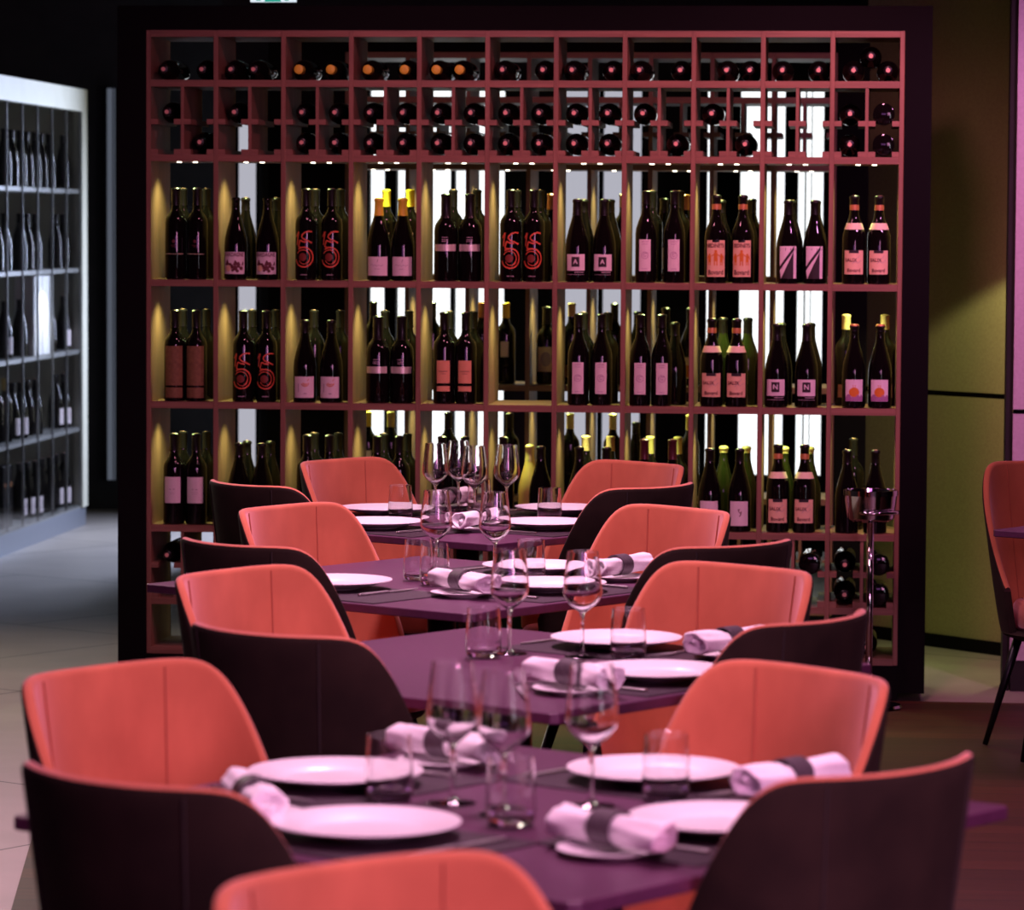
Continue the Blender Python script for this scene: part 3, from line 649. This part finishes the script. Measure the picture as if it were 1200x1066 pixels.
# ------------------------------------------------------------------ glass-fronted wine cabinet on the left
def cabinet():
    XF = -4.1; ya, yb = 15.2, 19.35; zc = [.113, .533, .946, 1.377, 1.793, 2.212]
    t = empty('wine_cabinet', (XF, (ya+yb)/2, 0)); tag(t, 'pale-framed glass wine cabinet with black compartments along the left', 'wine cabinet')
    o0 = Vector((XF, (ya+yb)/2, 0))
    def B(g, x0, x1, y0, y1, z0, z1): return g.box(x0-o0.x, x1-o0.x, y0-o0.y, y1-o0.y, z0, z1)
    g = G(); B(g, XF-.05, XF, ya, yb, 2.205, 2.325); B(g, XF-.05, XF, yb-.125, yb, .10, 2.205); B(g, XF-.05, XF, ya, ya+.125, .10, 2.205)
    B(g, XF-.62, XF-.05, yb-.04, yb, .10, 2.325); B(g, XF-.62, XF-.05, ya, ya+.04, .10, 2.325); B(g, XF-.62, XF-.05, ya+.04, yb-.04, 2.285, 2.325)
    bevel(g.obj('cabinet_frame', M['cabwhite'], t), .003)
    g = G(); B(g, XF-.60, XF-.58, ya+.04, yb-.04, .1, 2.285); g.obj('back_panel', M['cabdark'], t)
    g = G(); B(g, XF-.58, XF-.012, ya, yb, 0, .10); g.obj('plinth', M['alu'], t)
    for z in zc[:5]:
        g = G(); B(g, XF-.56, XF-.014, ya+.125, yb-.125, z-.022, z); g.obj('shelf', M['cabrail'], t)
    y = 19.205-.0
    ys = []
    while y > ya+.3:
        ys.append(y); y -= .3365
    for yy in ys:
        g = G(); B(g, XF-.55, XF-.012, yy-.006, yy+.006, .113, 2.205)
        g = G(); B(g, XF-.018, XF-.006, yy-.004, yy+.004, .113, 2.205); g.obj('divider_rod', M['cabrail'], t)
    for a_, b_ in ((ya+.125, 17.185), (17.185, yb-.125)):
        g = G(); B(g, XF-.005, XF-.001, a_+.003, b_-.003, .113, 2.205); g.obj('glass_door', M['pane'], t)
    return XF, zc, ys
XF, ZC, YS = cabinet()
PROTO.clear()
LV = ['bottom', 'second', 'third', 'fourth', 'top']
plan = {4: [(0, 's', 1), (1, 's', 2), (2, 's', 2), (3, 's', 2), (4, 's', 1)], 3: [(0, 's', 2), (2, 's', 2), (3, 's', 1), (4, 's', 2)], 2: [(0, 'l', 1), (1, 's', 1), (3, 's', 1), (4, 'l', 1)],
        1: [(0, 'l', 2), (2, 's', 2), (3, 'l', 2), (4, 'y', 2), (5, 'd', 1)], 0: [(0, 'l', 2), (1, 's', 2), (2, 'l', 3)]}
def cabproto(k):
    if k == 'l': return proto('squiggle')
    if k == 'd': return proto('darkbordeaux')
    if k == 's': return proto('darkburgundy')
    return proto('goldfoil')
for lv, lst in plan.items():
    for ci, k, n in lst:
        for j in range(n):
            yy = YS[ci]-.075-.095*j if ci < len(YS) else 17.3
            place(cabproto(k), (XF-.085-.02*j, yy, ZC[lv]+.0005), R(90+random.uniform(-5, 5)),
                  '%s bottle, %s one on the cabinet\'s %s shelf, %s compartment from its far end' % ({'l': 'pale-labelled dark', 'd': 'plain dark', 's': 'sloping-shouldered dark', 'y': 'gold-foiled dark'}[k], ('deepest', 'next', 'nearest')[j], LV[lv], ORD[ci]), 'wine bottle', 'bottles in the glass cabinet')
for pr in PROTO.values(): discard(pr)
o = bevel(G().box(-.05, .05, -.19, .19, 0, .40).obj('reflection_panel', M['panel']), .004); o.location = (XF-.075, 18.36, ZC[2]+.0005)  # white box added in place of a window reflection on the door glass
G().box(.0502, .0515, -.004, .004, .002, .398).obj('panel_line', M['inkgrey'], o)
tag(o, 'tall white carton standing in for a window reflection in the left cabinet', 'panel')
for k in range(2):
    b = bevel(G().box(-.045, .045, -.04, .04, 0, .31).obj('wine_tin', M['capblack']), .006); b.location = (XF-.10, YS[4]-.07-.12*k, ZC[0]+.0005)
    tag(b, 'tall black gift box on the cabinet bottom shelf, %s of the pair' % ('farther', 'nearer')[k], 'gift box', 'gift boxes in the cabinet')
    G().box(.0452, .046, -.012, .012, .20, .225).obj('box_badge', M['caporange'], b)
# exit sign
t = empty('exit_sign', (-2.18, 13.6, 2.443)); tag(t, 'green and white exit sign at the top edge above the rack', 'exit sign')
G().box(-.085, .085, 0, .03, 0, .10).obj('sign_case', M['exitwhite'], t)
G().box(-.03, .03, -.003, 0, .0, .10).obj('green_panel', M['exitgreen'], t)
g = G(); g.box(-.062, -.045, -.003, 0, .004, .09); g.box(.045, .06, -.003, 0, .004, .09); g.obj('pictogram', M['exitgreen'], t)
G().box(-.01, .01, .01, .02, .10, .44).obj('hanger', M['black'], t)

# ------------------------------------------------------------------ ice-bucket stand
t = empty('bucket_stand', (.053, 12.33, 0)); tag(t, 'chrome ice-bucket stand with ring and slim pole before the rack', 'bucket stand')
auto(G().lathe([(0, .004), (.105, .004), (.112, .010), (.108, .018), (.02, .030), (.014, .05), (0, .05)], 40).obj('foot', M['chrome'], t))
G().tube((0, 0, .04), (0, 0, .636), .012, .012, 20).obj('pole', M['chrome'], t, True)
auto(G().lathe([(0, .634), (.062, .634), (.078, .645), (.086, .700), (.089, .738), (.086, .738), (.082, .700), (.074, .651), (0, .642)], 44).obj('bucket_cup', M['chrome'], t))
auto(G().lathe([(.088, .722), (.091, .722), (.091, .740), (.088, .740)], 44, closed=True).obj('rim_band', M['chrome'], t))
g = G(); hp = [(.080*math.cos(-1.9), .080*math.sin(-1.9), .668)]+[(.100*math.cos(-1.9+1.5*k/12), .100*math.sin(-1.9+1.5*k/12), .668) for k in range(13)]+[(.080*math.cos(-.4), .080*math.sin(-.4), .668)]
g.polytube(hp, .0065, 12)
g.obj('cup_handle', M['chrome'], t, True)

# ------------------------------------------------------------------ tables and chairs
ANG = R(56)
E1 = Vector((math.cos(ANG), math.sin(ANG), 0)); E2 = Vector((-math.sin(ANG), math.cos(ANG), 0))
TC = {0: Vector((-.19, 3.38, 0)), 1: Vector((-.495, 5.39, 0)), 2: Vector((-.665, 7.18, 0)), 3: Vector((-.998, 8.83, 0)), 4: Vector((-1.125, 10.62, 0)), 5: Vector((1.10, 10.77, 0))}
TN = {0: 'closest table', 1: 'nearest full table', 2: 'second full table', 3: 'third full table', 4: 'farthest full table', 5: 'table at right edge'}
TZ = .75
tp = empty('dining_table')
h = .51; c = .012
top = G().prism([(-h+c, -h), (h-c, -h), (h, -h+c), (h, h-c), (h-c, h), (-h+c, h), (-h, h-c), (-h, -h+c)], TZ-.020, TZ).obj('table_top', M['table'], tp)
bevel(top, .0025, 2)
G().tube((0, 0, .02), (0, 0, TZ-.03), .035, .035, 24).obj('column', M['leg'], tp, True)
G().box(-.2, .2, -.2, .2, TZ-.030, TZ-.0201).obj('top_plate', M['leg'], tp)
bevel(G().box(-.24, .24, -.24, .24, .0045, .022).obj('base_plate', M['leg'], tp), .004)
for k in TC:
    o = place(tp, TC[k], ANG, 'square plum table set cornerwise, '+TN[k], 'table', 'plum dining tables')
    if k == 1: o.scale = (1.04, 1.04, 1)
discard(tp)

def make_chair():
    t = empty('tub_chair'); ZT = .890; RT = .270; TH = .022; Z0 = .375; N = 72; TM = 106
    def ztop(a):
        a = abs(a); s = 5.0; x = (a-53)/s; sp = s*(math.log1p(math.exp(x)) if x < 30 else x)
        z = ZT-.002+.005*min(1, (a/45)**2)-.0072*sp; lo = .50
        return lo+(z-lo) if z > lo+.04 else lo+.04*math.exp((z-lo-.04)/.04)
    def rad_(z): u = (z-Z0)/(ZT-Z0); return .195+(RT-.195)*(u**.85)
    def pt(a, r, z):
        n = 2.25; s_, c_ = math.sin(R(a)), math.cos(R(a)); k = (abs(s_)**n+abs(c_)**n)**(-1/n)
        return (r*k*s_*1.02, -r*k*c_*(.87 if c_ > 0 else 1)-.010, z)
    HS = 14
    out, inn = [], []
    A = [-TM+2*TM*i/N for i in range(N+1)]
    vo, fo, vi, fi = [], [], [], []
    for a in A:
        zt = ztop(a)-.013
        for j in range(HS+1):
            z = Z0+(zt-Z0)*j/HS; vo.append(pt(a, rad_(z), z))
        # the shell rolls over the outer half of the rim, the lining takes the inner half
        ro = rad_(zt); rim = [pt(a, ro-TH/2+TH/2*math.cos(math.pi*k/8), zt+.013*math.sin(math.pi*k/8)) for k in range(9)]
        vo += rim[1:3]
        ring = rim[2:8]
        for j in range(HS, -1, -1):
            z = Z0+(zt-Z0)*j/HS; ring.append(pt(a, rad_(z)-TH*(1 if j > 0 else 1), z))
        vi += ring
    n1 = HS+3; n2 = 6+HS+1
    for i in range(N):
        for j in range(n1-1): fo.append((i*n1+j, (i+1)*n1+j, (i+1)*n1+j+1, i*n1+j+1))
        for j in range(n2-1): fi.append((i*n2+j, (i+1)*n2+j, (i+1)*n2+j+1, i*n2+j+1))
    # front ends of the two wings close the shell
    for i in (0, N):
        col_o = [i*n1+j for j in range(n1)]; inner = [i*n2+n2-1-j for j in range(HS+1)]
        base = len(vo); vo += [vi[k] for k in inner]
        for j in range(HS):
            q_ = (col_o[j], col_o[j+1], base+j+1, base+j); fo.append(q_ if i == 0 else q_[::-1])
        base = len(vi)
    mk('outer_shell', vo, fo, M['brown'], t, True)
    mk('inner_lining', vi, fi, M['orange'], t, True)
    # seams where the wings meet the back
    for a in (-32.388889, 32.388889):
        g = G(); g2 = G(); P = []; Q = []
        for j in range(HS+1):
            zt = ztop(a)-.012; z = Z0+.05+(zt-Z0-.05)*j/HS
            P.append(pt(a, rad_(z)-TH-.0012, z)); Q.append(pt(a, rad_(z)+.0008, z))
        g.polytube(P, .0019); g2.polytube(Q, .0019)
        g.obj('lining_seam', M['seam'], t, True); g2.obj('shell_seam', M['seamdark'], t, True)
    # seat cushion
    g = G(); rings = []
    def outline(k, s):
        th = 2*math.pi*k/48; n = 2.6; cx, sy = math.cos(th), math.sin(th); kk = (abs(cx)**n+abs(sy)**n)**(-1/n)
        return (cx*kk*.168*s, sy*kk*(.205 if sy > 0 else .165)*s+.025)
    v = []; f = []
    lv = [(.93, .385), (1, .400), (1.01, .435), (.99, .458), (.93, .472), (.7, .478), (.0001, .480)]
    for s_, z in lv: v += [(*outline(k, s_), z) for k in range(48)]
    for j in range(len(lv)-1):
        for k in range(48): f.append((j*48+k, j*48+(k+1) % 48, (j+1)*48+(k+1) % 48, (j+1)*48+k))
    f.append(tuple(range(48))[::-1])
    mk('seat_cushion', v, f, M['orange'], t, True)
    auto(G().lathe([(0, .350), (.15, .350), (.196, .366), (.205, .3755), (.165, .384), (0, .384)], 48, (0, .012, 0)).obj('seat_base', M['brown'], t))
    for sx, sy in ((1, 1), (-1, 1), (1, -1), (-1, -1)):
        G().tube((sx*.120, sy*.115+.01, .356), (sx*.20, sy*.195+.01, .005), .015, .009, 14).obj('leg', M['leg'], t, True)
    return t
ch = make_chair()
CH = [ # table, side, x, y, extra heading (deg)
 (0, 'fl', -0.424, 3.950, -10),
 (1, 'fl', -1.055, 5.773, 0),
 (1, 'nl', -0.852, 4.884, -2),
 (1, 'fr', -0.210, 5.880, -13),
 (1, 'nr', -0.098, 5.076, -6),
 (2, 'fl', -1.130, 7.480, 5),
 (2, 'nl', -0.939, 6.630, -1),
 (2, 'fr', -0.356, 7.684, -6),
 (2, 'nr', -0.235, 6.934, 4),
 (3, 'fl', -1.298, 9.242, 4),
 (3, 'nl', -1.289, 8.403, -5),
 (3, 'fr', -0.582, 9.303, -12),
 (3, 'nr', -0.413, 8.540, -8),
 (4, 'fl', -1.425, 11.110, 3),
 (4, 'nl', -1.561, 10.286, -12),
 (4, 'fr', -0.785, 11.100, -9),
 (4, 'nr', -0.720, 10.368, 0),
 (5, 'fl', .655, 11.35, -41)]
HEAD = {'fl': R(56-180), 'nl': R(56-90), 'fr': R(56+90), 'nr': R(56)}
SN = {'fl': 'orange inside of tub chair facing us, far left of the %s', 'nl': 'brown-backed tub chair from behind, near left of the %s', 'fr': 'orange inside of tub chair facing us, far right of the %s', 'nr': 'brown-backed tub chair from behind, near right of the %s'}
for k, s, x, y, e in CH:
    o = place(ch, (x, y, .004), HEAD[s]+R(e), SN[s] % TN[k], 'chair', 'orange and brown tub chairs')
discard(ch)

# ------------------------------------------------------------------ tableware
plate = auto(G().lathe([(0, .004), (.050, .004), (.056, 0), (.062, .003), (.088, .008), (.134, .0195), (.1362, .0208), (.1355, .0222), (.130, .0218), (.094, .0130), (.090, .0118), (.085, .0088), (.078, .0074), (0, .0070)], 64).obj('dinner_plate', M['china']), 60)
side = auto(G().lathe([(0, .003), (.034, .003), (.038, 0), (.043, .003), (.074, .0115), (.0752, .0125), (.0735, .0130), (.050, .0070), (0, .0062)], 48).obj('side_plate', M['china']), 60)
def wine_glass():
    o = [(0, .0), (.034, .0), (.0362, .0012), (.034, .0026), (.012, .0046), (.0052, .0090), (.0038, .018), (.0036, .060), (.0040, .082), (.0072, .091), (.016, .098), (.028, .108), (.0372, .120), (.0400, .131), (.0395, .140), (.0372, .164), (.0340, .190), (.0312, .2125), (.0310, .214)]
    i = [(.0305, .2143), (.0300, .214), (.0302, .2125), (.0330, .190), (.0362, .164), (.0385, .140), (.0388, .131), (.0361, .1205), (.0270, .1095), (.0150, .1), (.006, .0945), (0, .0932)]
    return auto(G().lathe(o+i, 40).obj('wine_glass', M['glass']), 30)
def tumbler():
    o = [(0, .0015), (.026, 0), (.0325, .002), (.0358, .010), (.0368, .022), (.0355, .055), (.0329, .0970), (.0328, .0985)]
    i = [(.0322, .0989), (.0317, .0985), (.0318, .0970), (.0344, .055), (.0355, .024), (.0335, .0145), (.026, .0105), (0, .0095)]
    return auto(G().lathe(o+i, 40).obj('tumbler', M['glass']), 30)
wg = wine_glass(); tb = tumbler()
def knife():
    t = empty('table_knife'); g = G()
    pr = [(-.005, -.105), (.005, -.105), (.0058, -.06), (.0045, .0), (-.0045, 0), (-.0052, -.06)]
    bevel(g.prism(pr, 0, .006).obj('handle', M['steel'], t), .0025, 3)
    G().prism([(-.0045, .0), (.0045, 0), (.0075, .02), (.0085, .07), (.006, .098), (.0, .108), (-.0045, .07), (-.0045, .02)], .002, .0038).obj('blade', M['steel'], t)
    return t
def fork():
    t = empty('table_fork')
    bevel(G().prism([(-.0058, -.10), (.0058, -.10), (.0035, -.02), (.003, .02), (-.003, .02), (-.0035, -.02)], .001, .005).obj('handle', M['steel'], t), .0015, 2)
    g = G(); g.prism([(-.003, .02), (.003, .02), (.012, .042), (.0122, .055), (-.0122, .055), (-.012, .042)], .002, .0042)
    for k in range(4): x = -.0107+.0071*k; g.prism([(x-.0015, .055), (x+.0015, .055), (x+.0009, .098), (x-.0009, .098)], .002, .0042)
    g.obj('tines', M['steel'], t); return t
kn = knife(); fk = fork()
def napkin(seed):
    rn = random.Random(seed); t = empty('rolled_napkin'); n = 44; m_ = 30; L = .215; v = []; f = []
    ph = rn.uniform(0, 6)
    for j in range(n+1):
        u = j/n; x = -L/2+L*u; pinch = 1-.18*math.exp(-((u-.5)/.10)**2)+.30*abs(u-.5)**1.5
        for k in range(m_):
            th = 2*math.pi*k/m_
            r = .0225*pinch*(1+.09*math.sin(3*th+ph+4*u)+.05*math.sin(7*th+ph*2-6*u)+.04*math.sin(2*th+9*u+ph))
            skew = .010*math.sin(th+ph)*abs(u-.5)*2
            v.append((x+skew, r*1.12*math.cos(th), .0255+r*.92*math.sin(th)))
    for j in range(n):
        for k in range(m_): f.append((j*m_+k, j*m_+(k+1) % m_, (j+1)*m_+(k+1) % m_, (j+1)*m_+k))
    # rolled ends: rings turning inward leave a hollow spiral
    for e, sgn in ((0, 1), (n, -1)):
        prev = [e*m_+k for k in range(m_)]
        for s_, d_ in ((.82, -.002), (.62, .012), (.42, .016), (.25, .004), (.02, .010)):
            base = len(v)
            for k in range(m_):
                x, y, z = v[e*m_+k]; v.append((x+sgn*d_, y*s_, .0255+(z-.0255)*s_))
            ring = list(range(base, base+m_))
            for k in range(m_):
                q_ = (prev[k], ring[k], ring[(k+1) % m_], prev[(k+1) % m_]); f.append(q_ if e == 0 else q_[::-1])
            prev = ring
    mk('linen_roll', v, f, M['linen'], t, True)
    # loose corner flap
    fl = []; 
    w0 = rn.choice((-1, 1)); fv = [(w0*(.045+.012*a+.0), -.010+.024*b-.010*a*b, .045-.004*a-.016*b*b+.003*math.sin(5*a+ph)) for a in (0, 1, 2, 3, 4) for b in (0, .5, 1)]
    ff = [(a*3+b, a*3+b+1, a*3+b+4, a*3+b+3) for a in range(4) for b in range(2)]
    o = mk('linen_flap', fv, ff, M['linen'], t, True); md = o.modifiers.new('thick', 'SOLIDIFY'); md.thickness = .0022
    ring = G().lathe([(.0232, -.0215), (.0262, -.0215), (.0262, .0215), (.0232, .0215)], 36, (0, 0, .0262), Matrix.Rotation(R(90), 3, 'Y'), 1, 1.1, closed=True).obj('napkin_ring', M['leather'], t)
    auto(ring, 40)
    return t
naps = [napkin(1), napkin(2), napkin(5)]
mt = bevel(G().box(-.215, .215, -.145, .145, 0, .0022).obj('placemat', M['mat']), .001, 1)
NF = {'fl': E2, 'nl': -E1, 'fr': E1, 'nr': -E2}
SD = {'fl': 'far left', 'nl': 'near left', 'fr': 'far right', 'nr': 'near right'}
def setting(k, s, pc, parts='mpfkn', nrot=0, nv=0, noff=(0, 0)):
    n = NF[s]; left = Vector((n.y, -n.x, 0)) if False else Vector((0, 0, 1)).cross(-n); a = math.atan2(-n.y, -n.x)-math.pi/2  # local +Y looks towards the table centre
    P = Vector((*pc, TZ)); wh = '%s place of the %s' % (SD[s], TN[k])
    zz = TZ+.0003
    if 'm' in parts:
        cpos = TC[k]+n*.348; place(mt, (cpos.x, cpos.y, zz), a, 'charcoal placemat under the setting, '+wh, 'placemat', 'placemats')
    zm = zz+.0025
    if 'p' in parts: place(plate, (P.x, P.y, zm), 0, 'white dinner plate, '+wh, 'plate', 'dinner plates')
    if 'f' in parts: q = P+left*.168; place(fk, (q.x, q.y, zm), a, 'steel fork left of the plate, '+wh, 'fork', 'forks')
    if 'k' in parts: q = P-left*.168; place(kn, (q.x, q.y, zm), a, 'steel knife right of the plate, '+wh, 'knife', 'knives')
    if 'n' in parts:
        q = P+left*.262+Vector((*noff, 0)); place(side, (q.x, q.y, zz), 0, 'small white side plate under a napkin, '+wh, 'side plate', 'side plates')
        place(naps[nv], (q.x, q.y, zz+.0125), R(nrot), 'rolled white napkin in grey leather ring, '+wh, 'napkin', 'rolled napkins')
setting(1, 'fl', (-.797, 5.601), nrot=-40, nv=0)
setting(1, 'nl', (-.686, 5.125), nrot=112, nv=1, noff=(.035, -.02))
setting(1, 'fr', (-.309, 5.694), nrot=52, nv=2)
setting(1, 'nr', (-.184, 5.232), nrot=-42, nv=1)
setting(2, 'fr', (-.486, 7.51), nrot=52, nv=2, noff=(.02, .0))
setting(2, 'nr', (-.372, 6.983), nrot=-43, nv=0)
setting(3, 'nl', (-1.231, 8.634), 'mpfk')
setting(3, 'fr', (-.79, 9.095), nrot=60, nv=1)
setting(3, 'nr', (-.72, 8.649), nrot=-52, nv=0, noff=(-.045, .07))
setting(4, 'fl', (-1.40, 10.88), nrot=72, nv=2, noff=(.018, .06))
setting(4, 'nl', (-1.36, 10.38), 'mpfk')
setting(4, 'fr', (-.885, 10.98), 'mpfk')
setting(4, 'nr', (-.882, 10.44), nrot=68, nv=0, noff=(-.04, .12))
GL = [(1, -.598, 5.447, 'left'), (1, -.512, 5.353, 'middle'), (1, -.388, 5.442, 'right'), (2, -.695, 7.378, 'left'), (2, -.544, 7.34, 'right'), (3, -1.028, 8.971, 'left'), (3, -.88, 8.945, 'right'),
      (4, -1.253, 10.908, 'leftmost'), (4, -1.20, 11.06, 'far middle'), (4, -1.124, 10.80, 'near middle'), (4, -1.035, 10.875, 'right')]
for k, x, y, w_ in GL: place(wg, (x, y, TZ+.0003), 0, 'empty stemmed wine glass, %s one on the %s' % (w_, TN[k]), 'wine glass', 'wine glasses')
TB = [(1, -.694, 5.45, 'left'), (1, -.491, 5.247, 'middle'), (1, -.28, 5.512, 'right'), (2, -.45, 7.324, 'right'), (2, -.74, 7.30, 'left'), (3, -1.007, 8.757, 'near left'), (3, -1.06, 8.87, 'far left'), (3, -.787, 8.905, 'right'),
      (4, -1.335, 10.72, 'left'), (4, -1.13, 11.0, 'middle'), (4, -.89, 10.68, 'right')]
for k, x, y, w_ in TB: place(tb, (x, y, TZ+.0028), 0, 'clear water tumbler, %s one on the %s' % (w_, TN[k]), 'tumbler', 'water tumblers')
for o in [plate, side, wg, tb, kn, fk, mt]+naps: discard(o)
